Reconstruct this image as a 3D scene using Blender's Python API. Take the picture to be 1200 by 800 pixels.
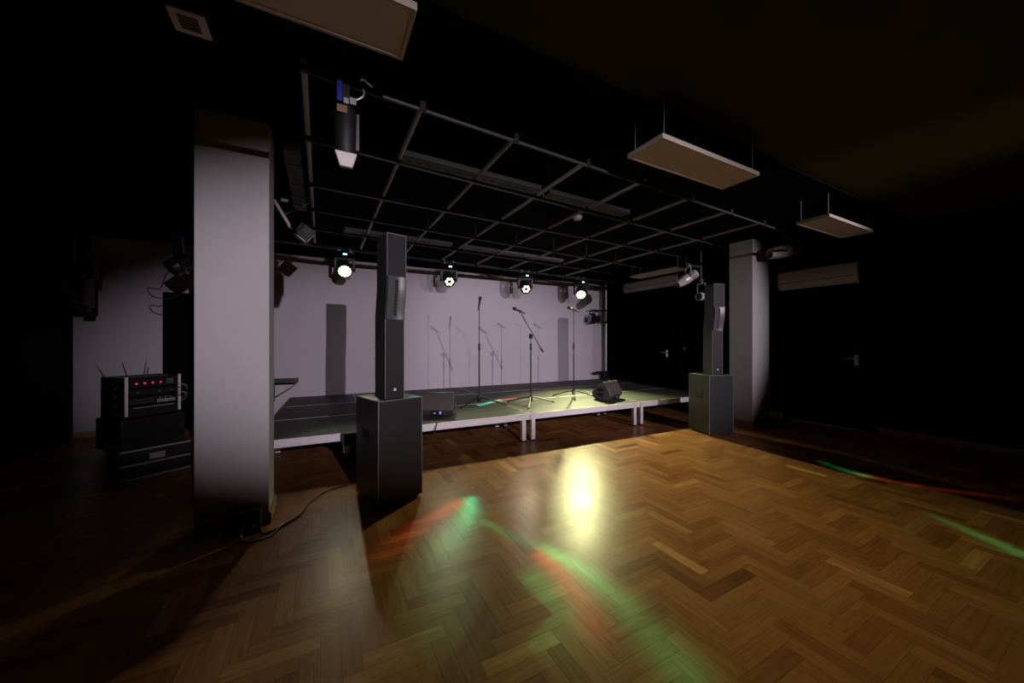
import bpy, math, random
from mathutils import Vector, Matrix, Euler
R = math.radians
random.seed(7)
for o in list(bpy.data.objects):
    bpy.data.objects.remove(o, do_unlink=True)
S = bpy.context.scene
COL = S.collection

# ------------------------------------------------------------------ camera, world, light, exposure
CAM_H = 1.4
YAW = math.atan(224 / 418.0)
cd = bpy.data.cameras.new('camera'); cd.sensor_width = 36; cd.lens = 418 / 1200 * 36
cd.clip_start = 0.05; cd.clip_end = 60
cam = bpy.data.objects.new('camera', cd); COL.objects.link(cam)
cam.location = (0, 0, CAM_H); cam.rotation_euler = (R(90), 0, -YAW)
S.camera = cam
W = bpy.data.worlds.new('world'); S.world = W; W.use_nodes = True
W.node_tree.nodes['Background'].inputs[0].default_value = (0.02, 0.02, 0.024, 1)
W.node_tree.nodes['Background'].inputs[1].default_value = 0.0
S.view_settings.view_transform = 'Standard'; S.view_settings.look = 'None'
S.view_settings.gamma = 1; S.view_settings.use_curve_mapping = False
S.view_settings.exposure = 0.0
S.cycles.use_denoising = True
S.cycles.max_bounces = 8; S.cycles.diffuse_bounces = 4; S.cycles.glossy_bounces = 4
S.cycles.sample_clamp_indirect = 4.0
S.cycles.caustics_reflective = False; S.cycles.caustics_refractive = False

def spot(name, loc, target, power, angle, blend, color, radius):
    d = bpy.data.lights.new(name, 'SPOT'); d.energy = power; d.spot_size = R(angle); d.spot_blend = blend
    d.color = color; d.shadow_soft_size = radius
    o = bpy.data.objects.new(name, d); COL.objects.link(o); o.location = loc
    o.rotation_euler = (Vector(target) - Vector(loc)).to_track_quat('-Z', 'Y').to_euler()
    return o

# three profile lanterns on the bar behind the camera wash the back wall
FRONT = (1.0, 0.86, 0.98)
for fx, fz, fp, fa, fb, fs in ((1.08, (1.7, 7.5, 0.95), 1150, 25.5, 0.75, 2.2), (3.00, (3.2, 7.5, 0.95), 400, 26, 0.75, 1.8), (5.00, (4.6, 7.5, 1.15), 1000, 33, 0.6, 1.03)):
    spot('front_profile', (fx, -4, 2.75), fz, fp, fa, fb, FRONT, 0.022).scale = (fs, 1, 1)

# moving head wash lights on the rear bar: lens position, floor point aimed at, power, cone, tint
BAR_Z = lambda x: 2.98 - 0.014 * (x - 0.36)
HEADS = [
    dict(loc=(0.36, 6.75), aim=(0.2, 2.6, 0), power=80, cone=40, tint=(1.0, 0.95, 0.66)),
    dict(loc=(2.21, 6.75), aim=(1.6, 3.0, 0), power=120, cone=44, tint=(0.95, 1.0, 0.62)),
    dict(loc=(3.94, 6.75), aim=(2.9, 3.0, 0), power=330, cone=38, tint=(1.0, 0.80, 0.52)),
    dict(loc=(5.48, 6.75), aim=(3.9, 4.3, 0.4), power=1050, cone=69, tint=(0.97, 1.0, 0.47)),
]

# ------------------------------------------------------------------ materials
def nodes_of(m):
    m.use_nodes = True
    return m.node_tree.nodes, m.node_tree.links, m.node_tree.nodes['Principled BSDF']

def mat(name, col, rough=0.5, metal=0.0, var=0.12, scale=18.0, spec=0.5, bump=0.0):
    m = bpy.data.materials.new(name); N, L, b = nodes_of(m)
    b.inputs['Roughness'].default_value = rough; b.inputs['Metallic'].default_value = metal
    b.inputs['Specular IOR Level'].default_value = spec
    tc = N.new('ShaderNodeTexCoord'); nz = N.new('ShaderNodeTexNoise')
    nz.inputs['Scale'].default_value = scale; nz.inputs['Detail'].default_value = 4
    L.new(tc.outputs['Object'], nz.inputs['Vector'])
    mx = N.new('ShaderNodeMixRGB')
    mx.inputs[1].default_value = tuple(c * (1 - var) for c in col) + (1,)
    mx.inputs[2].default_value = tuple(min(1, c * (1 + var)) for c in col) + (1,)
    L.new(nz.outputs['Fac'], mx.inputs[0]); L.new(mx.outputs[0], b.inputs['Base Color'])
    if bump:
        bp = N.new('ShaderNodeBump'); bp.inputs['Strength'].default_value = bump; bp.inputs['Distance'].default_value = 0.01
        L.new(nz.outputs['Fac'], bp.inputs['Height']); L.new(bp.outputs[0], b.inputs['Normal'])
    return m

def emit(name, col, strength):
    m = bpy.data.materials.new(name); N, L, b = nodes_of(m)
    b.inputs['Base Color'].default_value = tuple(c * 0.5 for c in col) + (1,)
    b.inputs['Emission Color'].default_value = tuple(col) + (1,)
    b.inputs['Emission Strength'].default_value = strength
    return m

def parquet():
    m = bpy.data.materials.new('oak_parquet'); N, L, b = nodes_of(m)
    at = N.new('ShaderNodeAttribute'); at.attribute_name = 'tone'
    uv = N.new('ShaderNodeUVMap'); uv.uv_map = 'grain'
    mp = N.new('ShaderNodeMapping'); mp.inputs['Scale'].default_value = (2.2, 26.0, 1.0)
    L.new(uv.outputs[0], mp.inputs[0])
    nz = N.new('ShaderNodeTexNoise'); nz.inputs['Scale'].default_value = 1.6; nz.inputs['Detail'].default_value = 7
    nz.inputs['Roughness'].default_value = 0.65
    L.new(mp.outputs[0], nz.inputs['Vector'])
    ramp = N.new('ShaderNodeValToRGB'); e = ramp.color_ramp
    e.elements[0].position = 0.0; e.elements[0].color = (0.10, 0.036, 0.010, 1)
    e.elements[1].position = 1.0; e.elements[1].color = (0.64, 0.36, 0.14, 1)
    for p, c in ((0.35, (0.255, 0.101, 0.034, 1)), (0.65, (0.375, 0.168, 0.062, 1))):
        x = e.elements.new(p); x.color = c
    ma = N.new('ShaderNodeMath'); ma.operation = 'MULTIPLY_ADD'; ma.inputs[1].default_value = 0.8; ma.inputs[2].default_value = -0.40
    L.new(nz.outputs['Fac'], ma.inputs[0])
    ad = N.new('ShaderNodeMath'); ad.operation = 'ADD'; ad.use_clamp = True
    L.new(at.outputs['Fac'], ad.inputs[0]); L.new(ma.outputs[0], ad.inputs[1]); L.new(ad.outputs[0], ramp.inputs[0])
    L.new(ramp.outputs[0], b.inputs['Base Color'])
    # worn lacquer
    n2 = N.new('ShaderNodeTexNoise'); n2.inputs['Scale'].default_value = 2.5; n2.inputs['Detail'].default_value = 5
    tc = N.new('ShaderNodeTexCoord'); L.new(tc.outputs['Object'], n2.inputs['Vector'])
    mr = N.new('ShaderNodeMapRange'); mr.inputs['To Min'].default_value = 0.24; mr.inputs['To Max'].default_value = 0.40
    L.new(n2.outputs['Fac'], mr.inputs['Value']); L.new(mr.outputs[0], b.inputs['Roughness'])
    bp = N.new('ShaderNodeBump'); bp.inputs['Strength'].default_value = 0.2; bp.inputs['Distance'].default_value = 0.004
    L.new(nz.outputs['Fac'], bp.inputs['Height']); L.new(bp.outputs[0], b.inputs['Normal'])
    b.inputs['Specular IOR Level'].default_value = 0.1
    return m

M = dict(
    parquet=parquet(),
    wall=mat('lilac_grey_wall_paint', (0.60, 0.555, 0.60), 0.75, var=0.03, scale=2.0, spec=0.2),
    pillar=mat('light_grey_pillar_paint', (0.52, 0.51, 0.50), 0.7, var=0.03, scale=3.0, spec=0.2),
    black_wall=mat('black_wall_paint', (0.003, 0.003, 0.0035), 0.8, var=0.3, scale=5, spec=0.12),
    black_ceiling=mat('black_ceiling_paint', (0.004, 0.004, 0.004), 0.9, spec=0.05),
    tan_ceiling=mat('tan_ceiling_paint', (0.05, 0.045, 0.009), 0.9, var=0.35, scale=2.2, spec=0.05),
    wood_trim=mat('oak_trim', (0.42, 0.26, 0.12), 0.5, var=0.2, scale=9),
    deck=mat('black_stage_ply', (0.062, 0.062, 0.056), 0.62, var=0.25, scale=30, spec=0.3),
    alu=mat('mill_aluminium', (0.88, 0.86, 0.88), 0.45, metal=0.25, var=0.08, scale=25),
    speaker=mat('black_speaker_paint', (0.008, 0.008, 0.009), 0.5, var=0.2, scale=60, bump=0.06),
    speaker_edge=mat('worn_black_cabinet', (0.04, 0.04, 0.04), 0.42, var=0.2, scale=60),
    edge=mat('edge_highlight_grey', (0.22, 0.22, 0.22), 0.45),  # bevel highlights of the speakers, painted as a pale grey
    grille=mat('dark_grille_mesh', (0.015, 0.015, 0.0155), 0.55, var=0.35, scale=220, bump=0.12),
    wedge=mat('charcoal_wedge_paint', (0.085, 0.08, 0.072), 0.5, var=0.2, scale=60),
    horn=mat('satin_grey_waveguide', (0.10, 0.097, 0.097), 0.35, var=0.05),
    slot=mat('black_horn_slot', (0.006, 0.006, 0.006), 0.6),
    badge=mat('pale_badge', (0.75, 0.75, 0.78), 0.35),
    black_metal=mat('black_powdercoat', (0.012, 0.012, 0.013), 0.42, var=0.2),
    pipe=mat('dark_grid_pipe', (0.07, 0.07, 0.07), 0.4, var=0.2),
    lit_pipe=mat('lit_grid_pipe', (0.44, 0.46, 0.50), 0.5, var=0.1),  # dark pipe painted lighter, for the light its cross pipes catch
    duct=mat('galvanised_tray', (0.10, 0.10, 0.09), 0.6, var=0.35, scale=9),
    silver=mat('silver_lantern_body', (0.75, 0.74, 0.76), 0.36, metal=0.2, var=0.1),
    panel=mat('opal_light_panel', (0.78, 0.78, 0.76), 0.6, var=0.02, spec=0.2),
    panel_frame=mat('tan_panel_frame', (0.58, 0.52, 0.42), 0.5, var=0.05),
    white_plastic=mat('white_plastic', (0.62, 0.58, 0.54), 0.45, var=0.04),
    cable=mat('black_cable_rubber', (0.012, 0.012, 0.012), 0.55),
    red=mat('red_ring', (0.55, 0.03, 0.05), 0.5),
    blue_dark=mat('dark_blue_tag', (0.005, 0.02, 0.30), 0.5),
    blue=mat('blue_plastic', (0.01, 0.08, 0.85), 0.4),
    brown=mat('brown_label', (0.22, 0.125, 0.06), 0.6),
    chrome=mat('brushed_chrome', (0.75, 0.75, 0.76), 0.28, metal=0.9),
    screw=mat('grey_hardware', (0.45, 0.45, 0.45), 0.4, metal=0.5),
    led=emit('led_cell', (0.93, 1.0, 0.66), 4.0),
    led_hot=emit('led_cell_bright', (0.95, 1.0, 0.62), 12.0),
    display=emit('pale_blue_display', (0.35, 0.55, 1.0), 5.0),
    red_led=emit('red_receiver_display', (1.0, 0.04, 0.16), 0.6),
    lcd=emit('blue_lcd_icon', (0.12, 0.22, 0.85), 0.2),
    lcd_white=emit('white_lcd_icon', (0.8, 0.85, 1.0), 0.8),
    slate=mat('black_door_paint', (0.004, 0.004, 0.004), 0.6, spec=0.2),
)

# ------------------------------------------------------------------ mesh building
class MB:
    def __init__(self): self.v = []; self.f = []
    def add(self, vs, fs, T=None):
        n = len(self.v)
        for p in vs:
            p = Vector(p); self.v.append(tuple(T @ p if T else p))
        self.f += [tuple(i + n for i in f) for f in fs]
        return self
    def box(self, x0, x1, y0, y1, z0, z1, T=None):
        vs = [(x, y, z) for z in (z0, z1) for x, y in ((x0, y0), (x1, y0), (x1, y1), (x0, y1))]
        return self.add(vs, [(3, 2, 1, 0), (4, 5, 6, 7), (0, 1, 5, 4), (1, 2, 6, 5), (2, 3, 7, 6), (3, 0, 4, 7)], T)
    def prism(self, prof, a, b, axis='x', T=None):
        """prof: counter-clockwise outline in the two other axes, in the order (y,z), (x,z) or (x,y)"""
        n = len(prof)
        def pt(p, t): return (t, p[0], p[1]) if axis == 'x' else (p[0], t, p[1]) if axis == 'y' else (p[0], p[1], t)
        vs = [pt(p, a) for p in prof] + [pt(p, b) for p in prof]
        fs = [tuple(range(n - 1, -1, -1)), tuple(range(n, 2 * n))] + [(i, (i + 1) % n, n + (i + 1) % n, n + i) for i in range(n)]
        if axis == 'y': fs = [tuple(reversed(f)) for f in fs]
        return self.add(vs, fs, T)
    def tube(self, pts, r, n=10, T=None, cap=True):
        pts = [Vector(p) for p in pts]; rs = r if isinstance(r, (list, tuple)) else [r] * len(pts)
        vs = []; u = None
        for i, p in enumerate(pts):
            d = (pts[min(i + 1, len(pts) - 1)] - pts[max(i - 1, 0)]).normalized()
            if u is None:
                u = d.orthogonal().normalized()
            else:
                u = (u - d * u.dot(d)); u = u.normalized() if u.length > 1e-6 else d.orthogonal().normalized()
            w = d.cross(u)
            for k in range(n):
                a = 2 * math.pi * k / n
                vs.append(p + (u * math.cos(a) + w * math.sin(a)) * rs[i])
        fs = [(i * n + k, i * n + (k + 1) % n, (i + 1) * n + (k + 1) % n, (i + 1) * n + k) for i in range(len(pts) - 1) for k in range(n)]
        if cap:
            fs += [tuple(range(n - 1, -1, -1)), tuple((len(pts) - 1) * n + k for k in range(n))]
        return self.add(vs, fs, T)
    def lathe(self, prof, n=28, T=None):
        """prof: (radius, z) from one end to the other; closed at both ends"""
        vs = [(r * math.cos(2 * math.pi * k / n), r * math.sin(2 * math.pi * k / n), z) for r, z in prof for k in range(n)]
        fs = [(i * n + k, i * n + (k + 1) % n, (i + 1) * n + (k + 1) % n, (i + 1) * n + k) for i in range(len(prof) - 1) for k in range(n)]
        m = len(prof) - 1
        fs += [tuple(range(n - 1, -1, -1)), tuple(m * n + k for k in range(n))]
        return self.add(vs, fs, T)
    def build(self, name, m, parent=None, bevel=0.0, loc=None, smooth=True):
        me = bpy.data.meshes.new(name); me.from_pydata(self.v, [], self.f); me.validate(); me.update()
        import bmesh
        b = bmesh.new(); b.from_mesh(me); bmesh.ops.recalc_face_normals(b, faces=b.faces); b.to_mesh(me); b.free()
        if smooth:
            for p in me.polygons: p.use_smooth = True
            me.set_sharp_from_angle(angle=R(38))
        me.materials.append(M[m] if isinstance(m, str) else m)
        o = bpy.data.objects.new(name, me); COL.objects.link(o)
        if loc: o.location = loc
        if parent: o.parent = parent
        if bevel:
            md = o.modifiers.new('edge', 'BEVEL'); md.width = bevel; md.segments = 2; md.limit_method = 'ANGLE'
        return o

def box_mb(*a): return MB().box(*a)
def curve_pts(pts, k=8):
    """Catmull-Rom through the given points"""
    P = [Vector(p) for p in pts]; P = [2 * P[0] - P[1]] + P + [2 * P[-1] - P[-2]]; out = []
    for i in range(1, len(P) - 2):
        for j in range(k):
            t = j / k
            out.append(0.5 * ((2 * P[i]) + (P[i + 1] - P[i - 1]) * t + (2 * P[i - 1] - 5 * P[i] + 4 * P[i + 1] - P[i + 2]) * t * t
                              + (3 * P[i] - P[i - 1] - 3 * P[i + 1] + P[i + 2]) * t ** 3))
    out.append(P[-2]); return out
def tag(o, label, cat, group=None, kind=None):
    o['label'] = label; o['category'] = cat
    if group: o['group'] = group
    if kind: o['kind'] = kind
    return o
def thing(name, label, cat, loc=(0, 0, 0), rz=0.0, group=None):
    o = bpy.data.objects.new(name, None); COL.objects.link(o); o.empty_display_size = 0.1
    o.location = loc; o.rotation_euler = (0, 0, rz)
    return tag(o, label, cat, group)
def struct(name, mb, m, label=None, cat=None, bevel=0):
    o = mb.build(name, m, bevel=bevel, smooth=False); o['kind'] = 'structure'
    if label: o['label'] = label; o['category'] = cat
    return o
def copy_tree(o, parent=None):
    c = o.copy(); COL.objects.link(c)
    if parent: c.parent = parent
    for ch in o.children: copy_tree(ch, c)
    return c
def aim_z(d):
    """matrix that turns +Z onto direction d"""
    return Vector(d).normalized().to_track_quat('Z', 'Y').to_matrix().to_4x4()

# ------------------------------------------------------------------ the room
XL, XR, YF, YB, ZC = -3.14, 7.5, -6.0, 7.5, 3.1
# herringbone parquet: every block a face of the one floor mesh, its tone and grain direction stored with it
PL, PW = 0.37, 0.082
fv, ff, ft, fu = [], [], [], []
def block(x0, y0, x1, y1, along_x):
    a, b, c, d = max(x0, XL), max(y0, YF), min(x1, XR), min(y1, YB)
    if c - a < 1e-4 or d - b < 1e-4: return
    g = 0.0007; t = min(0.92, max(0.08, random.gauss(0.47, 0.10)))
    if random.random() < 0.012: t = random.uniform(0.74, 0.9)
    if random.random() < 0.10: t -= 0.14
    n = len(fv)
    q = [(a + g, b + g), (c - g, b + g), (c - g, d - g), (a + g, d - g)]
    fv.extend((x, y, 0.0) for x, y in q); ff.append((n, n + 1, n + 2, n + 3)); ft.append(max(0.03, t))
    off = random.uniform(0, 50)
    fu.extend(((x if along_x else y) + off, (y if along_x else x) + off * 1.7) for x, y in q)
lv = [(i, j) for i in range(-160, 260) for j in range(-60, 60)]
for i, j in lv:
    ox, oy = i * PW + j * PL, i * PW - j * PL
    if XL - 0.5 < ox < XR + 0.5 and YF - 0.5 < oy < YB + 0.5:
        block(ox, oy, ox + PL, oy + PW, True)
        block(ox - PW, oy, ox, oy + PL, False)
n = len(fv)
fv += [(XL, YF, -0.0012), (XR, YF, -0.0012), (XR, YB, -0.0012), (XL, YB, -0.0012)]; ff.append((n, n + 1, n + 2, n + 3)); ft.append(0.0)
fu += [(0, 0)] * 4
fv += [(x, y, -0.1) for x, y in ((XL, YF), (XR, YF), (XR, YB), (XL, YB))]; ff.append((n + 7, n + 6, n + 5, n + 4)); ft.append(0.0)
fu += [(0, 0)] * 4
me = bpy.data.meshes.new('floor'); me.from_pydata(fv, [], ff); me.update()
at = me.attributes.new('tone', 'FLOAT', 'FACE'); at.data.foreach_set('value', ft)
uvl = me.uv_layers.new(name='grain'); uvl.data.foreach_set('uv', [c for p in fu for c in p])
me.materials.append(M['parquet'])
fl = bpy.data.objects.new('floor', me); COL.objects.link(fl)
fl['kind'] = 'structure'; fl['label'] = 'worn oak herringbone parquet floor'; fl['category'] = 'floor'

WX = 7.02     # the pale part of the back wall ends here
struct('wall_back', MB().box(XL - 0.15, WX, YB, YB + 0.15, 0, ZC), 'wall', 'pale lilac grey wall behind the stage', 'wall')
struct('wall_back_black', MB().box(WX, XR + 0.15, YB - 0.05, YB + 0.15, 0, ZC), 'black_wall', 'black strip of wall beside the pale back wall', 'wall')
struct('wall_left', MB().box(XL - 0.15, XL, YF, YB, 0, ZC), 'black_wall', 'black side wall behind the equipment rack', 'wall')
struct('wall_right', MB().box(XR, XR + 0.15, YF, YB, 0, ZC), 'black_wall', 'black side wall with two doors', 'wall')
struct('wall_front', MB().box(XL - 0.15, XR + 0.15, YF - 0.15, YF, 0, ZC), 'black_wall', 'black wall facing the stage', 'wall')
struct('ceiling', MB().box(XL - 0.15, XR + 0.15, YF - 0.15, 1.78, ZC, ZC + 0.1), 'tan_ceiling', 'dark tan ceiling over the dance floor', 'ceiling')
struct('ceiling_black', MB().box(XL - 0.15, XR + 0.15, 1.78, YB + 0.15, ZC - 0.02, ZC + 0.1), 'black_ceiling', 'black painted ceiling over the stage', 'ceiling')
struct('trim_1', MB().box(XL, WX, YB - 0.14, YB, 2.95, ZC - 0.02), 'black_ceiling', 'black boxed beam along the top of the back wall', 'beam')
def skirting(name, x0, x1, y0, y1, label):
    struct(name, MB().box(x0, x1, y0, y1, 0, 0.09), 'wood_trim', label, 'baseboard', bevel=0.006)
skirting('baseboard_back', XL, -2.11, YB - 0.018, YB, 'oak skirting board below the pale back wall')
skirting('baseboard_right', XR - 0.018, XR, 3.42, 5.45, 'oak skirting between the two doors')
skirting('baseboard_right_near', XR - 0.018, XR, YF, 2.16, 'oak skirting running from the near door')

def door(name, x0, x1, y0, y1, z1, label, handle=None, side='x'):
    o = struct(name, MB().box(x0, x1, y0, y1, 0.005, z1), 'black_ceiling', label, 'door', bevel=0.004)
    fr = MB()
    if side == 'x':
        for ya, yb in ((y0 - 0.07, y0), (y1, y1 + 0.07)): fr.box(x0 - 0.012, x1, ya, yb, 0, z1 + 0.07)
        fr.box(x0 - 0.012, x1, y0, y1, z1, z1 + 0.07)
    else:
        for xa, xb in ((x0 - 0.06, x0), (x1, x1 + 0.06)): fr.box(xa, xb, y0 - 0.012, y1, 0, z1 + 0.06)
        fr.box(x0, x1, y0 - 0.012, y1, z1, z1 + 0.06)
    fr.build('door_frame', 'black_wall', o, smooth=False)
    if handle:
        hy, hz, sgn = handle
        h = MB(); h.box(x0 - 0.012, x0, hy - 0.025, hy + 0.025, hz - 0.11, hz + 0.06)
        h.tube([(x0, hy, hz), (x0 - 0.06, hy, hz)], 0.010).tube([(x0 - 0.055, hy, hz), (x0 - 0.055, hy + sgn * 0.13, hz)], 0.009)
        h.build('door_handle', 'chrome', o)
    return o
door('door_1', XR - 0.03, XR, 2.30, 3.30, 2.14, 'black door with a lever handle below the long wall unit', (2.40, 1.13, 1))
door('door_2', XR - 0.03, XR, 5.75, 6.75, 2.40, 'black door with a chrome lever beside the stage end', (5.90, 1.13, 1))
door('door_3', -2.11, -1.30, YB - 0.03, YB, 2.11, 'black door in the pale wall behind the rack', None, 'y')
struct('trim_2', MB().box(XR - 0.05, XR, 2.3, 3.3, 0.0, 0.012), 'alu', 'thin metal threshold under the black door', 'threshold')

def pillar(name, x0, x1, y0, y1, label, sides):
    struct(name, MB().box(x0, x1, y0, y1, 0, ZC), 'pillar', label, 'pillar', bevel=0.006)
    for k, b in enumerate(sides):
        struct('baseboard_pillar', MB().box(*b, 0, 0.085), 'wood_trim', label.replace('square pillar', 'oak skirting on the pillar'), 'baseboard', bevel=0.005)
pillar('pillar', -0.80, -0.352, 3.32, 3.64, 'pale grey square pillar at the stage corner by the rack', [(-0.352, -0.335, 3.30, 3.66)])
pillar('pillar', 6.22, 6.72, 3.28, 3.66, 'pale grey square pillar behind the far subwoofer', [(6.203, 6.22, 3.26, 3.68)])

# ------------------------------------------------------------------ stage of aluminium framed deck modules
SR = R(-1.4); SX0, SY0, SZ = 2.57, 4.25, 0.40
def smat(u, v):  # stage coordinates -> world
    c, s = math.cos(SR), math.sin(SR)
    return (SX0 + u * c - v * s, SY0 + u * s + v * c)
def make_module(w, d, label):
    x, y = 0, 0
    t = thing('stage_module', label, 'stage platform', (0, 0, 0), SR, 'stage platform modules')
    MB().box(0.004, w - 0.004, 0.014, d - 0.012, 0.3925, SZ).build('deck', 'deck', t, bevel=0.002)
    f = MB()
    g = 0.003
    for z0, z1, i in ((0.376, 0.3995, 0.0), (0.345, 0.376, 0.006), (0.315, 0.345, 0.0)):
        lip = 0.0138 if i == 0 and z1 > 0.39 else 0.028; zt = z1 if lip < 0.02 else z1
        f.box(g + i, w - g - i, g + i, lip, z0, zt); f.box(g + i, w - g - i, d - lip + 0.002, d - g - i, z0, zt)
        f.box(0.001 + i, 0.004 if lip < 0.02 else 0.028, 0.028, d - 0.028, z0, zt); f.box(w - (0.004 if lip < 0.02 else 0.028), w - 0.001 - i, 0.028, d - 0.028, z0, zt)
    f.build('frame', 'alu', t, smooth=False)
    for lx in (0.045, w - 0.105):
        for ly in (0.045, d - 0.105):
            l = MB().box(lx, lx + 0.06, ly, ly + 0.06, 0.012, 0.316)
            lo = l.build('leg', 'alu', t, bevel=0.004)
            MB().box(lx - 0.004, lx + 0.064, ly - 0.004, ly + 0.064, 0.0, 0.02).build('foot', 'black_metal', lo)
    return t
MW, MD = 2.10, 1.06
full = make_module(MW, MD, ''); half = make_module(1.04, MD, '')
used = set()
ROWN = ['front row', 'middle row', 'rear row']
COLN = [('beside the pale pillar near the rack', -3.14), ('next to the near subwoofer', -2.10), ('under the microphone stands', 0.0), ('carrying the angled wedge at the far end', 2.10)]
for r in range(3):
    for c, (nm, u) in enumerate(COLN):
        src = half if c == 0 else full
        t = src if src.name not in used else copy_tree(src)
        used.add(src.name)
        X, Y = smat(u, r * MD); t.location = (X, Y, 0)
        w = {0: 'short black stage deck', 1: 'black stage deck', 2: 'black stage deck', 3: 'black stage deck'}[c]
        where = [['beside the pale pillar, nearest the floor', 'behind the near subwoofer', 'at the silver edge before the boom stand', 'carrying the angled wedge monitor'],
                 ['beside the pale pillar', 'behind the wedge with display', 'under the straight stand', 'beyond the third microphone stand'],
                 ['against the wall behind the pillar', 'by the wall behind the near column', 'against the back wall behind the stands', 'against the back wall by the lighting pole']][r][c]
        t['label'] = '%s in the %s, %s' % (w, ROWN[r], where)

# ------------------------------------------------------------------ speaker columns on subwoofers
def make_sub(label):
    t = thing('subwoofer', label, 'subwoofer', group='subwoofers under the speaker columns')
    w, d, h = 0.41, 0.46, 0.90
    MB().box(-w / 2, w / 2, -d / 2, d / 2, 0.02, h).build('cabinet', 'speaker_edge', t, bevel=0.006)
    g = MB().box(-w / 2 + 0.013, w / 2 - 0.013, -d / 2 - 0.004, -d / 2 + 0.004, 0.035, h - 0.015)
    g.build('grille', 'grille', t)
    for sx in (-1, 1):
        for sy in (-1, 1):
            MB().lathe([(0.024, 0), (0.026, 0.018), (0.02, 0.024)], 14, Matrix.Translation((sx * 0.16, sy * 0.19, 0))).build('foot', 'black_metal', t)
    e = MB()  # thin pale strips stand in for highlights on the front edges
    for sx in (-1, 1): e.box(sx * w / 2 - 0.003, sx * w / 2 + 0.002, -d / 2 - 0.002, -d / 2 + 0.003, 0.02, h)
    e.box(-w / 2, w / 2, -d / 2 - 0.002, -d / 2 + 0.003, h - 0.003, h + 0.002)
    e.build('edge_strip', 'edge', t)
    for s in (-1, 1):
        MB().box(s * w / 2 - 0.004, s * w / 2 + 0.002, -0.08, 0.08, 0.55, 0.63).build('handle_recess', 'slot', t)
    return t
def sweep_profile(prof, hw, T=None):
    """prof: list of (z, y_front, y_back); a cabinet lofted up the profile, half width hw"""
    m = MB(); vs = []; fs = []
    for z, a, b in prof: vs += [(-hw, a, z), (hw, a, z), (hw, b, z), (-hw, b, z)]
    for i in range(len(prof) - 1):
        for k in range(4): fs.append((i * 4 + k, i * 4 + (k + 1) % 4, i * 4 + 4 + (k + 1) % 4, i * 4 + 4 + k))
    e = (len(prof) - 1) * 4
    fs += [(3, 2, 1, 0), (e, e + 1, e + 2, e + 3)]
    return m.add(vs, fs, T)
def make_column(label):
    t = thing('column_speaker', label, 'loudspeaker', group='slim speaker columns')
    hw, dep = 0.088, 0.20
    def sh(z):            # forward shift of the S-bend
        k = min(1, max(0, (z - 0.69) / 0.30)); k = k * k * (3 - 2 * k)
        return -0.035 * k
    zs = [0.0, 0.69] + [0.69 + 0.30 * i / 10 for i in range(1, 11)] + [1.43]
    c = sweep_profile([(z, -dep / 2 + sh(z), dep / 2 + sh(z)) for z in zs], hw)
    c.build('cabinet', 'speaker_edge', t, bevel=0.004)
    g1 = MB().box(-hw + 0.006, hw - 0.006, -dep / 2 - 0.004, -dep / 2 + 0.004, 0.012, 0.685)
    g1.build('lower_grille', 'grille', t)
    g2 = MB().box(-hw + 0.006, hw - 0.006, -dep / 2 - 0.039, -dep / 2 - 0.031, 1.068, 1.42)
    g2.build('upper_grille', 'grille', t)
    # curved horn face between the grilles
    hb = MB(); nx = 12; zz = [0.69 + 0.372 * i / 12 for i in range(13)]; vs = []; fs = []
    for z in zz:
        for i in range(nx + 1):
            x = -hw + 0.004 + (2 * hw - 0.008) * i / nx
            vs.append((x, -dep / 2 + sh(z) - 0.006 + 0.018 * math.cos(x / hw * math.pi / 2) ** 2 - 0.012, z))
    for r in range(12):
        for i in range(nx): a = r * (nx + 1) + i; fs.append((a, a + 1, a + nx + 2, a + nx + 1))
    n0 = len(vs)
    for z in zz:
        for i in (0, nx): vs.append((-hw + 0.004 + (2 * hw - 0.008) * i / nx, -dep / 2 + sh(z) + 0.01, z))
    for r in range(12):
        fs.append((r * (nx + 1), (r + 1) * (nx + 1), n0 + 2 * r + 2, n0 + 2 * r))
        fs.append((r * (nx + 1) + nx, n0 + 2 * r + 1, n0 + 2 * r + 3, (r + 1) * (nx + 1) + nx))
    fs.append(tuple(range(nx + 1)) + (n0 + 1, n0))
    k = 12 * (nx + 1); fs.append(tuple(range(k, k + nx + 1)) + (n0 + 25, n0 + 24))
    hb.add(vs, fs); hb.build('waveguide', 'horn', t)
    sl = MB()
    for i in range(11):
        z = 0.725 + i * 0.0285
        sl.box(-0.016, 0.014, -dep / 2 + sh(z) - 0.007, -dep / 2 + sh(z) + 0.02, z, z + 0.024)
    sl.build('horn_slot', 'slot', t)
    e = MB()  # painted highlights down the front edges and across the top
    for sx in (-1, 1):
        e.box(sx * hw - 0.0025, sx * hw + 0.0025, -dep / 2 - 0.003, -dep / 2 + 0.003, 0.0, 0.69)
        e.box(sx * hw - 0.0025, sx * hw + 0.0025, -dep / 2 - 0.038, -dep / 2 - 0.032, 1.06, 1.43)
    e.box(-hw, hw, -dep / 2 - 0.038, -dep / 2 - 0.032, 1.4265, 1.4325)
    e.build('edge_strip', 'edge', t)
    b = MB().box(-0.012, 0.012, -dep / 2 - 0.0075, -dep / 2 - 0.003, 0.062, 0.086)
    b.build('badge', 'badge', t, bevel=0.002)
    MB().box(-hw + 0.01, hw - 0.01, -dep / 2 + 0.01, dep / 2 - 0.01, -0.004, 0.004).build('base_plate', 'black_metal', t)
    return t
def place(o, x, y, z, rz): o.location = (x, y, z); o.rotation_euler = (0, 0, rz)
def corner_to_centre(cx, cy, rz, w, d):   # centre of a box whose front-left corner stands at (cx, cy)
    c, s = math.cos(rz), math.sin(rz); return cx + c * w / 2 - s * d / 2, cy + s * w / 2 + c * d / 2
ra, rb = R(17), R(-17)
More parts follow.
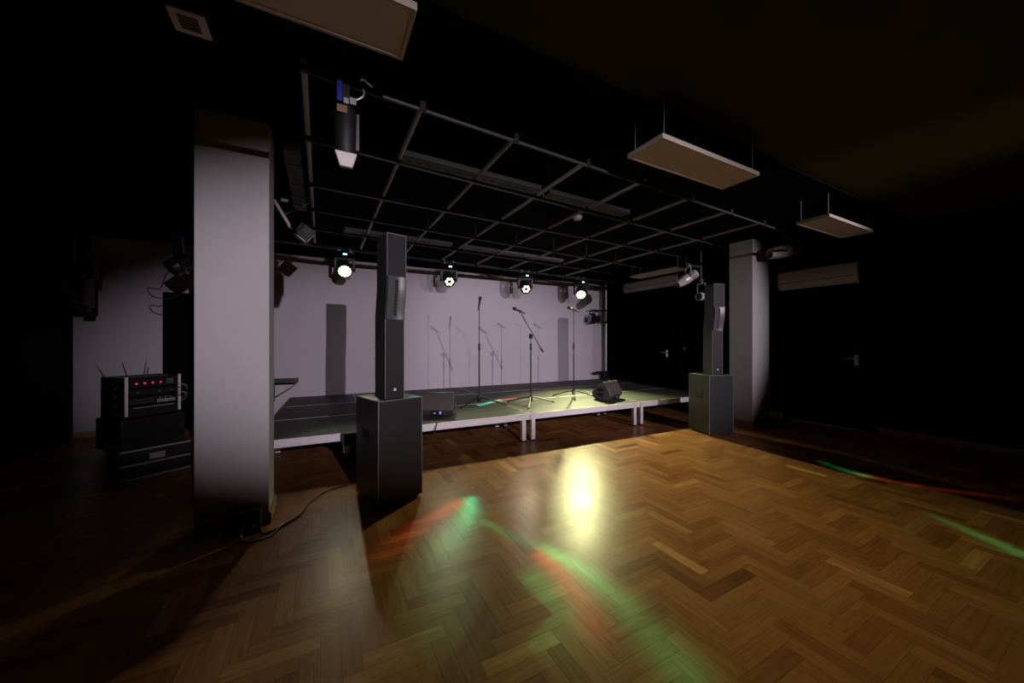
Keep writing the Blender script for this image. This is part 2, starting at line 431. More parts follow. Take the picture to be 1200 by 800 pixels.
sub_a = make_sub('black subwoofer standing near the pale pillar, at the stage front edge')
ax, ay = corner_to_centre(0.42, 3.13, ra, 0.41, 0.46); place(sub_a, ax, ay, 0, ra)
sub_b = copy_tree(sub_a); sub_b['label'] = 'black subwoofer at the far stage corner, greenish light on its side'
bx, by = corner_to_centre(5.07, 3.27, rb, 0.41, 0.46); place(sub_b, bx, by, 0, rb)
col_a = make_column('tall black speaker column with S bend, standing on the near subwoofer')
place(col_a, ax - 0.005, ay - 0.06, 0.904, ra)
col_b = copy_tree(col_a); col_b['label'] = 'tall speaker column on the far subwoofer, greenish light on its side'
place(col_b, bx + 0.01, by - 0.03, 0.904, rb); col_b.scale = (1, 1, 0.955)

# ------------------------------------------------------------------ microphone stands and microphones
def make_stand(name, label, base, feet, z_clutch, z_top):
    t = thing(name, label, 'microphone stand', base, 0, 'microphone stands on the stage')
    bx_, by_, bz_ = base
    for fx, fy in feet:
        v = Vector((fx - bx_, fy - by_, 0))
        lo = MB().tube([v.normalized() * 0.02 + Vector((0, 0, 0.115)), v.normalized() * 0.1 + Vector((0, 0, 0.105)), v + Vector((0, 0, 0.018))], 0.0095, 8).build('leg', 'black_metal', t)
        MB().tube([v * 0.97 + Vector((0, 0, 0.022)), v * 1.05 + Vector((0, 0, 0.0125))], 0.0125, 8).build('rubber_foot', 'cable', lo)
    MB().lathe([(0.018, 0.045), (0.028, 0.06), (0.028, 0.13), (0.016, 0.15)], 14).build('hub', 'black_metal', t)
    MB().tube([(0, 0, 0.05), (0, 0, z_clutch)], 0.0105, 10).build('lower_tube', 'black_metal', t)
    MB().lathe([(0.012, z_clutch - 0.07), (0.017, z_clutch - 0.06), (0.017, z_clutch + 0.02), (0.010, z_clutch + 0.04)], 12).build('clutch', 'black_metal', t)
    MB().tube([(0, 0, z_clutch), (0, 0, z_top)], 0.0068, 8).build('upper_tube', 'black_metal', t)
    return t
def mic_clip(t, p, d):
    d = Vector(d).normalized(); p = Vector(p)
    MB().tube([p - d * 0.03, p + d * 0.03], 0.0165, 12).tube([p + Vector((0, 0, -0.045)), p], 0.008, 8).build('clip', 'black_metal', t)
def make_mic(label, p, d):
    o = thing('microphone', label, 'microphone', p, 0, 'vocal microphones')
    o.rotation_euler = Vector(d).to_track_quat('Z', 'Y').to_euler()
    MB().lathe([(0.009, -0.105), (0.0115, -0.10), (0.0125, 0.0), (0.017, 0.055), (0.019, 0.062)], 18).build('handle', 'black_metal', o)
    MB().lathe([(0.019, 0.062), (0.0255, 0.07), (0.0255, 0.078), (0.025, 0.09), (0.022, 0.108), (0.013, 0.119), (0.003, 0.122)], 18).build('mesh_head', 'grille', o)
    MB().lathe([(0.0128, -0.099), (0.0133, -0.094), (0.0133, -0.068), (0.0126, -0.064)], 18).build('coloured_ring', 'red', o)
    return o
rv = Vector((math.cos(YAW), -math.sin(YAW), 0))
A = (2.20, 5.20, SZ + 0.001); B = (2.95, 4.87, SZ + 0.001); C = (4.00, 5.12, SZ + 0.001)
ta = make_stand('microphone_stand', 'straight tripod microphone stand, nearest to the small wedge with a display', A, [(1.84, 5.02), (2.54, 4.96), (2.25, 5.57)], 0.93, 1.55)
mic_clip(ta, (0, 0, 1.585), (0.25, -0.12, 1)); make_mic('microphone with red ring held upright on the straight stand nearest the wedge', (A[0], A[1], A[2] + 1.59), (0.12, -0.12, 1))
tb = make_stand('microphone_boom_stand', 'microphone stand with tilted boom arm, at the centre of the stage', B, [(2.72, 5.19), (3.34, 4.82), (2.72, 4.55)], 0.93, 1.06)
piv = Vector((0, 0, 1.09)); lo_e = piv + rv * 0.19 - Vector((0, 0, 0.25)); hi_e = piv - rv * 0.15 + Vector((0, 0, 0.345))
MB().tube([lo_e, hi_e], 0.008, 8).build('boom_arm', 'black_metal', tb)
MB().tube([lo_e - (hi_e - lo_e) * 0.02, lo_e + (hi_e - lo_e) * 0.10], 0.016, 12).build('counterweight', 'black_metal', tb)
MB().tube([piv - rv * 0.0 - Vector((0.03, 0.03, 0)), piv + Vector((0.03, 0.03, 0))], 0.024, 12).box(-0.02, 0.02, -0.02, 0.02, 1.04, 1.12).build('pivot', 'black_metal', tb)
mp = hi_e - rv * 0.03 + Vector((0, 0, 0.05)); md_ = (-rv * 0.9 + Vector((0, 0, 0.42)))
mic_clip(tb, tuple(mp), md_); make_mic('black microphone angled at the end of the boom arm', tuple(Vector(B) + mp), md_)
tc_ = make_stand('microphone_stand', 'straight tripod microphone stand nearest to the angled wedge monitor', C, [(3.74, 5.38), (4.30, 4.92), (3.80, 4.83)], 0.93, 1.53)
mic_clip(tc_, (0, 0, 1.56), -rv + Vector((0, 0, 0.42))); make_mic('microphone with red tip lying level on the stand nearest the angled wedge', (C[0], C[1], C[2] + 1.57), -rv + Vector((0, 0, 0.36)))

# ------------------------------------------------------------------ wedge monitors
def make_wedge(label):
    t = thing('wedge_monitor', label, 'stage monitor', group='wedge monitors on the stage')
    prof = [(-0.10, 0.0), (0.11, 0.0), (0.18, 0.07), (0.185, 0.13), (-0.03, 0.31), (-0.06, 0.312), (-0.165, 0.14), (-0.17, 0.08)]
    MB().prism(prof, -0.215, 0.215).build('cabinet', 'wedge', t, bevel=0.012)
    s = Vector((0.185 + 0.03, 0.13 - 0.31)); nrm = Vector((0.0, 0.18, 0.215)).normalized()
    a = Vector((0, 0.170, 0.1425)); b = Vector((0, -0.018, 0.30))
    vs = []
    for q in (-0.003, 0.006):
        vs += [tuple(p + nrm * q + Vector((x, 0, 0))) for x, p in ((-0.195, a), (0.195, a), (0.195, b), (-0.195, b))]
    MB().add(vs, [(3, 2, 1, 0), (4, 5, 6, 7), (0, 1, 5, 4), (1, 2, 6, 5), (2, 3, 7, 6), (3, 0, 4, 7)]).build('grille', 'grille', t)
    for sx in (-1, 1):
        T = Matrix.Translation((sx * 0.2165, 0.01, 0.135)) @ Matrix.Rotation(R(90), 4, 'Y')
        MB().lathe([(0.075, -0.004), (0.075, 0.003), (0.068, 0.0035)], 28, T).build('handle_cup', 'slot', t)
        MB().box(sx * 0.2165 - 0.006, sx * 0.2165 + 0.006, -0.06, 0.08, 0.12, 0.147).build('handle_bar', 'wedge', t, bevel=0.004)
    pz = MB().box(-0.06, 0.085, -0.178, -0.155, 0.022, 0.082)
    p = pz.build('control_panel', 'slot', t, bevel=0.003)
    MB().box(0.035, 0.07, -0.180, -0.177, 0.03, 0.074).build('display', 'lcd', p)
    MB().add([(0.045, -0.1815, 0.05), (0.061, -0.1815, 0.05), (0.053, -0.1815, 0.07), (0.045, -0.180, 0.05), (0.061, -0.180, 0.05), (0.053, -0.180, 0.07)],
             [(0, 1, 2), (5, 4, 3), (0, 3, 4, 1), (1, 4, 5, 2), (2, 5, 3, 0)]).build('display_symbol', 'lcd_white', p)
    MB().lathe([(0.014, 0), (0.014, 0.012), (0.010, 0.014)], 16, Matrix.Translation((-0.025, -0.178, 0.046)) @ Matrix.Rotation(R(90), 4, 'X')).build('socket', 'screw', p)
    return t
wa = make_wedge('black wedge monitor with small blue display, beside the near subwoofer'); place(wa, 1.43, 4.80, SZ + 0.001, R(-27))
wb = copy_tree(wa); wb['label'] = 'black wedge monitor turned at an angle near the far stage edge'; 
for o_ in list(bpy.data.objects):
    if o_.name.startswith('display') and o_.parent and o_.parent.parent == wb: bpy.data.objects.remove(o_, do_unlink=True)
place(wb, 4.43, 4.72, SZ + 0.001, R(17))
cb = MB().tube(curve_pts([(1.345, 4.64, 0.452), (1.34, 4.56, 0.412), (1.27, 4.34, 0.408), (1.245, 4.262, 0.395), (1.20, 4.22, 0.30), (1.10, 4.16, 0.12), (0.98, 4.07, 0.012), (0.80, 3.95, 0.008), (0.68, 3.80, 0.008)]), 0.0055, 8)
tag(cb.build('cable', 'cable'), 'black cable hanging from the display wedge over the stage edge', 'cable')

# ------------------------------------------------------------------ lighting grid of pipes under the ceiling
GZ = 2.82
grid = thing('lighting_grid', 'black pipe lighting grid hung under the ceiling above the stage', 'lighting grid', (0, 0, GZ))
def row_y(k, x): return [(2.165, .045), (2.90, .06), (3.74, .035), (4.44, .08), (5.18, .075), (6.06, .07)][k][0] + [.045, .06, .035, .08, .075, .07][k] * x
for k in range(6):
    x0, x1 = -0.1, 5.3
    p = MB().tube([(x0, row_y(k, x0), 0), (x1, row_y(k, x1), 0)], 0.011, 12).build('long_pipe', 'pipe', grid)
CX = [-0.08, 0.55, 1.22, 1.90, 2.58, 3.30, 4.02, 4.75]
for x in CX:
    y0, y1 = row_y(0, x), row_y(5, x) + 0.03
    MB().tube([(x, y0, 0.036), (x, y1, 0.036)], 0.017, 12).build('cross_pipe', 'lit_pipe', grid)  # lit look of the cross pipes is in their colour
    for k in range(6):
        y = row_y(k, x)
        if k == 3:
            MB().tube([(x, y + 0.03, 0.05), (x, y + 0.03, 0.255)], 0.004, 6).build('hanger_rod', 'black_metal', grid)
        MB().box(x - 0.021, x + 0.021, y - 0.018, y + 0.018, -0.008, 0.05).build('pipe_clamp', 'black_metal', grid, bevel=0.005)
# rear bar carrying the moving heads
HB = thing('lighting_bar', 'black lighting bar along the rear of the stage', 'lighting bar', (0, 6.75, BAR_Z(0)))
MB().tube([(-0.7, 0, 0.0098), (6.7, 0, -0.0938)], 0.022, 12).build('pipe', 'pipe', HB)
for x in (-0.5, 1.2, 3.0, 4.7, 6.5):
    MB().tube([(x, 0, -0.014 * x), (x, 0, ZC - 0.02 - BAR_Z(0))], 0.006, 6).build('hanger_rod', 'black_metal', HB)
# grey cable trays above the grid
def tray(x0, x1, y, y2, w, z, label):
    t = thing('cable_tray', label, 'cable tray', (x0, y, z), math.atan2(y2 - y, x1 - x0), 'cable trays above the lighting grid')
    L_ = math.hypot(x1 - x0, y2 - y)
    MB().box(0, L_, 0, w, 0, 0.006).box(0, L_, 0, 0.006, 0, 0.05).box(0, L_, w - 0.006, w, 0, 0.05).build('tray', 'duct', t)
    s = MB()
    k = int(L_ / 0.09)
    for i in range(k): s.box(0.03 + i * 0.09, 0.075 + i * 0.09, w * 0.42, w * 0.58, -0.003, 0.001)
    s.build('slot_row', 'slot', t); 
    for x in (0.2, L_ - 0.2): MB().tube([(x, w / 2, 0.0), (x, w / 2, 3.08 - z)], 0.005, 6).build('hanger_rod', 'black_metal', t)
tray(0.62, 2.02, 3.08, 3.12, 0.14, 2.97, 'grey perforated cable tray above the second pipe row, nearest the pillar')
tray(2.14, 3.35, 3.14, 3.18, 0.14, 2.97, 'grey perforated cable tray above the second pipe row, far section')
tray(0.3, 1.9, 5.55, 5.60, 0.13, 2.97, 'grey cable tray above the rear of the grid, near section')
tray(2.1, 4.2, 5.62, 5.70, 0.13, 2.97, 'grey cable tray above the rear of the grid, far section')
# air duct running beside the grid above the near pillar
dt = thing('ventilation_duct', 'grey rectangular duct running away above the pale pillar', 'duct', (-0.275, 3.45, 2.96))
MB().box(0, 0.12, 0, 1.5, 0, 0.10).build('duct_body', 'duct', dt, bevel=0.004)
for y in (0.25, 0.7, 1.05, 1.3): MB().box(-0.006, 0.126, y, y + 0.035, -0.006, 0.106).build('flange', 'black_metal', dt)
for y in (0.4, 1.2): MB().tube([(0.06, y, 0.09), (0.06, y, 0.12)], 0.006, 6).build('hanger_rod', 'black_metal', dt)
dt['category'] = 'duct'

# ------------------------------------------------------------------ moving heads
def led_points(rings):
    out = [(0, 0)]
    for n, r in rings: out += [(r * math.cos(2 * math.pi * k / n), r * math.sin(2 * math.pi * k / n)) for k in range(n)]
    return out
def make_moving_head(label, leds='led', ring_only=False):
    t = thing('moving_head_light', label, 'stage light', group='moving heads on the rear lighting bar')
    # origin at the bar axis; the fixture hangs below
    base = MB().box(-0.15, 0.15, -0.10, 0.10, -0.15, -0.055)
    bo = base.build('base', 'black_metal', t, bevel=0.012)
    MB().box(-0.03, 0.03, -0.103, -0.098, -0.115, -0.092).build('display', 'display', bo)
    for sx in (-1, 1):
        c = MB().box(sx * 0.09 - 0.018, sx * 0.09 + 0.018, -0.035, 0.035, -0.06, -0.015)
        c.tube([(sx * 0.09 - 0.018, 0, 0), (sx * 0.09 + 0.018, 0, 0)], 0.034, 14)
        c.build('hook_clamp', 'screw', t)
    y = MB()
    for sx in (-1, 1):
        y.prism([(-0.055, -0.18), (0.055, -0.18), (0.05, -0.34), (0.03, -0.38), (-0.03, -0.38), (-0.05, -0.34)], sx * 0.145 - 0.02, sx * 0.145 + 0.02)
    y.box(-0.165, 0.165, -0.055, 0.055, -0.19, -0.155)
    yo = y.build('yoke', 'black_metal', t, bevel=0.008)
    h = MB().lathe([(0.06, 0.13), (0.095, 0.11), (0.11, 0.06), (0.115, -0.04), (0.118, -0.12), (0.112, -0.13), (0.104, -0.13), (0.10, -0.118)], 26)
    ho = h.build('head', 'black_metal', t, loc=(0, 0, -0.33))
    lens = MB()
    pts = led_points([(6, 0.05), (12, 0.083)]) if not ring_only else led_points([(6, 0.06)])[1:]
    rr = 0.019 if not ring_only else 0.026
    for px, py in pts:
        lens.lathe([(rr, -0.1175), (rr, -0.122), (rr * 0.7, -0.125)], 12, Matrix.Translation((px, py, 0)))
    lens.build('led_array', leds, ho)
    pw = MB().tube(curve_pts([(0.12, 0.06, -0.06), (0.17, 0.09, 0.01), (0.13, 0.05, 0.05), (0.04, 0.0, 0.03)]), 0.007, 8)
    pw.build('power_lead', 'cable', t)
    return t
HL = ['moving head light above the near speaker column, lens grid lit white',
      'small lit moving head on the rear bar between the near column and the stands',
      'lit moving head with ring of lamps, above the boom microphone stand',
      'brightest moving head light, glowing yellow green near the lighting pole']
m_full = make_moving_head(HL[0]); m_ring = make_moving_head(HL[1], ring_only=True); 
m3 = copy_tree(m_ring); m4 = copy_tree(m_full); m3['label'] = HL[2]; m4['label'] = HL[3]
hot_mesh = None
for t, H in zip((m_full, m_ring, m3, m4), HEADS):
    lx, ly = H['loc']; lz = BAR_Z(lx); t.location = (lx, ly, lz)
    piv_w = Vector((lx, ly, lz - 0.33)); d = (Vector(H['aim']) - piv_w).normalized()
    H['d'] = d; H['lens'] = piv_w + d * 0.16
    pan = math.atan2(-d.x, d.y); tilt = math.acos(-d.z)
    for ch in t.children:
        if ch.name.startswith('yoke'): ch.rotation_euler = (0, 0, pan)
        if ch.name.startswith('head'): ch.rotation_euler = (tilt, 0, pan)
for ch in m4.children:
    for g in ch.children:
        if g.name.startswith('led_array'):
            g.data = g.data.copy(); g.data.materials[0] = M['led_hot']
for H in HEADS:
    spot('moving_head_beam', tuple(H['lens']), tuple(H['lens'] + H['d']), H['power'], H['cone'], 1.0, H['tint'], 0.06)

# colour effect projected from one of the moving heads: arcs of green and red thrown across the parquet
def gobo(loc, strokes, power, angle=110):
    d = bpy.data.lights.new('colour_effect_beam', 'SPOT'); d.energy = power; d.spot_size = R(angle); d.spot_blend = 0.2; d.shadow_soft_size = 0.01
    o = bpy.data.objects.new('colour_effect_beam', d); COL.objects.link(o); o.location = loc
    o.rotation_euler = (Vector((2.4, 1.6, 0)) - Vector(loc)).to_track_quat('-Z', 'Y').to_euler()
    d.use_nodes = True; N = d.node_tree.nodes; L = d.node_tree.links
    em = N['Emission']
    ge = N.new('ShaderNodeNewGeometry'); sx = N.new('ShaderNodeSeparateXYZ'); L.new(ge.outputs['Incoming'], sx.inputs[0])
    def mth(op, a, b=None, c=None, clamp=False):
        n_ = N.new('ShaderNodeMath'); n_.operation = op; n_.use_clamp = clamp
        for i, v in enumerate((a, b, c)):
            if v is None: continue
            if isinstance(v, (int, float)): n_.inputs[i].default_value = v
            else: L.new(v, n_.inputs[i])
        return n_.outputs[0]
    iz = mth('DIVIDE', -loc[2], sx.outputs['Z'])
    X = mth('MULTIPLY_ADD', sx.outputs['X'], iz, loc[0]); Y = mth('MULTIPLY_ADD', sx.outputs['Y'], iz, loc[1])
    acc = {}
    for pts, col, w0, w1, s0, s1 in strokes:
        n_ = len(pts) - 1; best = None
        for i in range(n_):
            (ax_, ay_), (bx_, by_) = pts[i], pts[i + 1]; dx, dy = bx_ - ax_, by_ - ay_; q = dx * dx + dy * dy
            px_ = mth('SUBTRACT', X, ax_); py_ = mth('SUBTRACT', Y, ay_)
            t_ = mth('MULTIPLY_ADD', py_, dy / q, mth('MULTIPLY', px_, dx / q), clamp=False); t_ = mth('MAXIMUM', mth('MINIMUM', t_, 1.0), 0.0)
            ex = mth('MULTIPLY_ADD', t_, -dx, px_); ey = mth('MULTIPLY_ADD', t_, -dy, py_)
            d2 = mth('MULTIPLY_ADD', ex, ex, mth('MULTIPLY', ey, ey))
            g_ = mth('MULTIPLY_ADD', t_, 1 / n_, i / n_)
            w = mth('MULTIPLY_ADD', g_, w1 - w0, w0); s_ = mth('MULTIPLY_ADD', g_, s1 - s0, s0)
            v = mth('MULTIPLY', s_, mth('EXPONENT', mth('DIVIDE', mth('MULTIPLY', d2, -1.0), mth('MULTIPLY', w, w))))
            best = v if best is None else mth('MAXIMUM', best, v)
        for k in range(3):
            if col[k]:
                v = mth('MULTIPLY', best, col[k]); acc[k] = v if k not in acc else mth('ADD', acc[k], v)
    cc = N.new('ShaderNodeCombineXYZ')
    for k in acc: L.new(acc[k], cc.inputs[k])
    L.new(cc.outputs[0], em.inputs['Color']); em.inputs['Strength'].default_value = 1.0
    return o
G, RD, DG = (0.03, 0.9, 0.52), (1.0, 0.14, 0.10), (0.02, 0.55, 0.30)
gobo((0.36, 6.55, 2.62), [
    ([(1.12, 2.55), (1.24, 2.19), (1.35, 1.98), (1.42, 1.69), (1.42, 1.38), (1.36, 1.0)], G, 0.03, 0.12, 0.45, 0.5),
    ([(1.35, 1.98), (1.42, 1.69), (1.42, 1.45)], G, 0.045, 0.09, 1.3, 0.0),
    ([(1.27, 1.97), (1.28, 1.78), (1.25, 1.54), (1.18, 1.32)], RD, 0.06, 0.09, 0.6, 0.15),
    ([(1.12, 1.78), (1.10, 1.55), (0.98, 1.4)], DG, 0.10, 0.16, 0.8, 0.3),
    ([(5.15, 1.98), (5.02, 1.74), (5.0, 1.55)], G, 0.04, 0.06, 0.2, 1.2),
    ([(5.0, 1.55), (5.03, 1.35), (5.16, 1.07), (5.42, 0.72)], (1.0, 0.28, 0.10), 0.055, 0.05, 0.55, 0.12),
    ([(4.36, 0.96), (4.21, 0.71), (4.08, 0.49)], G, 0.04, 0.06, 0.4, 1.2),
], 4500)
gobo((3.94, 6.55, 2.62), [
    ([(1.17, 2.97), (1.10, 2.80), (0.95, 2.58), (0.80, 2.40)], G, 0.055, 0.12, 2.0, 0.35),
    ([(1.04, 2.95), (0.82, 2.82), (0.60, 2.66), (0.40, 2.50)], RD, 0.065, 0.13, 0.55, 0.12),
    ([(0.78, 2.42), (0.60, 2.10), (0.52, 1.7)], DG, 0.16, 0.18, 0.35, 0.25),
    ([(1.86, 4.93), (2.02, 4.99), (2.20, 5.1)], DG, 0.05, 0.04, 1.6, 0.6),
    ([(2.2, 5.2), (2.45, 5.25)], DG, 0.04, 0.05, 0.9, 1.4),
    ([(2.47, 5.3), (2.62, 5.28), (2.85, 5.3)], RD, 0.05, 0.07, 0.8, 0.3),
], 3600)

# ------------------------------------------------------------------ other lanterns
def lantern(name, label, loc, d, body_mat, ln=0.30, r=0.085, hood='white', group=None, lens='slot', doors=False, drop=0.2):
    """cylindrical lantern hanging on a yoke from a clamp; d = pointing direction"""
    t = thing(name, label, 'stage light', loc, 0, group)
    T = aim_z(d)
    b = MB().lathe([(r * 0.55, -ln * 0.52), (r * 0.8, -ln * 0.48), (r, -ln * 0.40), (r, -ln * 0.02), (r * 1.03, 0.0), (r * 1.03, ln * 0.06), (r, ln * 0.08), (r, ln * 0.26), (r * 0.9, ln * 0.27)], 22, T)
    bo = b.build('body', body_mat, t)
    fins = MB()
    for k in range(5): fins.lathe([(r * 1.05, -ln * (0.10 + 0.06 * k)), (r * 1.05, -ln * (0.085 + 0.06 * k))], 22, T)
    fins.build('cooling_ring', 'black_metal', bo)
    MB().lathe([(r * 0.86, ln * 0.262), (r * 0.86, ln * 0.275)], 22, T).build('lens', lens, t)
    if hood:
        MB().lathe([(r * 1.0, ln * 0.27), (r * 0.72, ln * 0.62), (r * 0.66, ln * 0.62), (r * 0.92, ln * 0.275)], 8, T).build('snout', hood, t)
    if doors:
        dm = MB()
        for k in range(4):
            TT = T @ Matrix.Rotation(k * math.pi / 2, 4, 'Z') @ Matrix.Translation((0, r * 0.95, ln * 0.28)) @ Matrix.Rotation(R(-32), 4, 'X')
            dm.prism([(-r * 0.8, 0), (r * 0.8, 0), (r * 1.05, r * 1.2), (-r * 1.05, r * 1.2)], -0.002, 0.002, 'y', TT)
        dm.build('barn_doors', 'black_metal', t)
    u = Vector(d).cross(Vector((0, 0, 1)));
    if u.length < 0.1: u = Vector((1, 0, 0))
    u.normalize()
    y = MB()
    a = [u * (r * 1.12), u * (r * 1.12) + Vector((0, 0, drop * 0.8)), -u * (r * 1.12) + Vector((0, 0, drop * 0.8)), -u * (r * 1.12)]
    for p, q in zip(a[:-1], a[1:]): y.tube([p, q], 0.009, 6)
    y.build('yoke', 'screw' if body_mat == 'silver' else 'black_metal', t)
    MB().box(-0.016, 0.016, -0.02, 0.02, drop * 0.78, drop + 0.0).tube([(-0.016, 0, drop), (0.016, 0, drop)], 0.03, 12).build('hook_clamp', 'screw' if body_mat == 'silver' else 'black_metal', t)
    return t
# large lantern on the front pipe, pale trapezoid hood pointing down
t = thing('profile_spotlight', 'black hanging spotlight with pale lens hood and blue tag on the front pipe', 'stage light', (0.12, 2.17, GZ))
MB().lathe([(0.05, -0.14), (0.06, -0.16), (0.055, -0.385), (0.05, -0.40)], 18).build('body', 'slot', t)
MB().prism([(-0.03, -0.475), (0.032, -0.475), (0.056, -0.395), (-0.056, -0.395)], -0.05, -0.02, 'y').build('lens_hood', 'white_plastic', t, bevel=0.004)
MB().box(-0.046, -0.018, -0.052, -0.03, -0.13, -0.02).build('blue_tag', 'blue_dark', t, bevel=0.003)
MB().box(-0.045, 0.005, -0.064, -0.055, -0.195, -0.155).build('brown_label', 'brown', t)
MB().box(-0.012, 0.012, -0.06, -0.04, -0.14, -0.11).box(0.018, 0.05, -0.06, -0.04, -0.135, -0.10).build('terminal_block', 'screw', t)
MB().box(-0.02, 0.02, -0.03, 0.03, -0.15, -0.02).tube([(-0.02, 0, 0), (0.02, 0, 0)], 0.032, 12).build('hook_clamp', 'black_metal', t)
MB().box(0.052, 0.068, -0.02, 0.02, -0.36, -0.16).build('side_bracket', 'duct', t)
MB().tube(curve_pts([(0.03, -0.02, -0.1), (0.09, -0.03, -0.05), (0.08, -0.02, 0.04), (0.14, 0.0, 0.03)]), 0.005, 6).build('power_lead', 'screw', t)

t = lantern('par_can', 'silver spotlight with snout and blue plug, hanging by the far pillar', (6.55, 2.95, 2.86), (-0.84, 0.42, -0.24), 'silver', 0.46, 0.105, 'white_plastic', drop=0.20)
MB().tube(curve_pts([(0.20, -0.02, 0.05), (0.30, -0.03, 0.02), (0.42, -0.05, 0.10), (0.47, -0.06, 0.23)]), 0.006, 6).build('power_lead', 'screw', t)
MB().tube([(0.22, -0.025, 0.04), (0.31, -0.033, 0.03)], 0.02, 10).build('plug', 'blue', t)
lantern('par_can', 'silver spotlight tilted down beside the far speaker column, under the grid', (5.88, 4.20, 2.55), (-0.74, 0.38, -0.52), 'silver', 0.36, 0.085, 'white_plastic', drop=0.24)
lantern('par_can', 'small silver spotlight half hidden behind the far speaker column', (6.26, 4.20, 2.24), (-1, 0.1, -0.05), 'silver', 0.24, 0.075, None, drop=0.3)
# stand pole that carries the two lanterns by the far column
t = thing('drop_pipe', 'thin drop pipe from the ceiling behind the far speaker column', 'pipe', (6.26, 4.21, 0))
MB().tube([(0, 0, 2.46), (0, 0, ZC - 0.02)], 0.02, 10).build('pipe', 'pipe', t)
MB().tube([(-0.42, -0.0, 2.79), (0.2, 0.0, 2.79)], 0.018, 10).build('arm', 'pipe', t)

t = lantern('side_lantern', 'black lantern hanging near the ceiling, between the rack and the pillar', (-1.60, 6.0, 2.36), (-0.5, -0.3, -0.55), 'black_metal', 0.34, 0.11, None, doors=False, drop=0.35)
MB().tube(curve_pts([(0.06, 0.0, 0.1), (0.05, 0.0, 0.28), (0.02, 0.0, 0.36)]), 0.006, 6).build('power_lead', 'screw', t)
MB().tube([(0, 0, 0.33), (0, 0, ZC - 0.02 - 2.36)], 0.012, 8).build('drop_rod', 'black_metal', t)
MB().tube([(-0.05, -0.02, 0.385), (0.06, -0.02, 0.345)], 0.022, 10).build('plug', 'blue', t)
MB().tube(curve_pts([(-0.06, 0, -0.02), (-0.12, 0, -0.14), (-0.17, 0, -0.30), (-0.28, 0, -0.30), (-0.24, 0, -0.40), (-0.08, 0, -0.42), (0.02, 0, -0.35)]), 0.006, 6).build('hanging_lead', 'cable', t)

t = thing('led_batten', 'slim pale light batten tilted beside the pale pillar', 'stage light', (-0.335, 4.2, 2.665))
T = Matrix.Rotation(R(-58 + 90), 4, 'Y')
d_ = Vector((0.07, 0.0, -0.125))
MB().tube([-d_, d_], 0.016, 10).build('diffuser', 'white_plastic', t)
MB().tube([-d_ * 1.1 + Vector((0, 0.025, 0.01)), d_ * 1.1 + Vector((0, 0.025, 0.01))], 0.018, 8).build('housing', 'black_metal', t)
MB().tube([(0, 0.03, 0), (0.15, 0.03, 0.10), (0.25, 0.03, 0.18)], 0.007, 6).build('bracket', 'black_metal', t)
MB().box(-0.015, 0.045, 0.01, 0.05, 0.14, 0.19).build('clamp', 'screw', t)

t = thing('floodlight', 'small grey box floodlight tilted under the edge of the grid', 'stage light', (-0.17, 5.0, 2.72))
T = Matrix.Rotation(R(38), 4, 'Y')
MB().box(-0.085, 0.085, -0.06, 0.06, -0.085, 0.075, T).build('housing', 'black_metal', t, bevel=0.008)
MB().prism([(-0.075, -0.02), (0.075, -0.02), (0.085, 0.07), (-0.085, 0.07)], -0.068, -0.058, 'y', T).build('front_cover', 'duct', t)
MB().box(-0.075, 0.075, -0.06, 0.06, -0.10, -0.085, T).build('front_lip', 'white_plastic', t)
MB().tube([(0, 0.0, 0.0), (0.06, 0, 0.11), (0.09, 0, 0.14)], 0.01, 6).build('bracket', 'black_metal', t)

# small pair-driver loudspeaker on the black side wall
t = thing('wall_loudspeaker', 'black loudspeaker with two drivers mounted high beside the rack wall', 'loudspeaker', (-2.72, 6.6, 2.0), R(0))
MB().box(-0.105, 0.105, -0.10, 0.12, -0.16, 0.28).build('cabinet', 'black_metal', t, bevel=0.01)
MB().box(0.0, 0.15, -0.06, 0.10, 0.20, 0.42).box(0.02, 0.10, -0.04, 0.06, -0.22, 0.3).build('bracket', 'black_metal', t)
MB().box(0.02, 0.09, -0.04, 0.06, 0.42, 1.08).build('drop_post', 'black_metal', t)
for z, r_ in ((0.20, 0.035), (0.07, 0.055)):
    MB().lathe([(r_, 0.0), (r_, 0.006), (r_ * 0.8, 0.003), (r_ * 0.3, -0.002)], 20, Matrix.Translation((-0.045, -0.10, z)) @ Matrix.Rotation(R(90), 4, 'X')).build('driver', 'duct', t)

# pole at the far rear corner with side arms and a dark lantern
t = thing('lighting_pole', 'pale vertical lighting pole with black side arms at the rear stage corner', 'pole', (6.80, 7.30, SZ))
MB().tube([(0, 0, 0.012), (0, 0, 2.55)], 0.021, 12).build('pole', 'alu', t)
MB().lathe([(0.12, 0.001), (0.12, 0.012), (0.03, 0.016)], 20).build('base_plate', 'black_metal', t)
for z, l in ((2.43, 0.42), (1.83, 0.55), (1.52, 0.20)):
    a_ = MB().tube([(0.03, -0.03, z), (-l, -0.03, z)], 0.016, 8).build('side_arm', 'black_metal', t)
    MB().box(-0.035, 0.035, -0.05, 0.025, z - 0.03, z + 0.03).build('arm_clamp', 'black_metal', a_)
t = lantern('side_lantern', 'black lantern with open barn doors on the arm of the lighting pole', (6.38, 7.24, SZ + 1.59), (-0.95, -0.25, 0.0), 'black_metal', 0.30, 0.085, None, doors=True, drop=0.22)
t = thing('connector_box', 'black connector box with a projecting bar low on the lighting pole', 'connector box', (6.80, 7.26, SZ))
MB().box(-0.12, 0.05, -0.07, 0.02, 0.02, 0.20).build('box', 'black_metal', t, bevel=0.006)
MB().box(-0.40, 0.05, -0.075, 0.0, 0.15, 0.215).build('projecting_bar', 'black_metal', t, bevel=0.004)

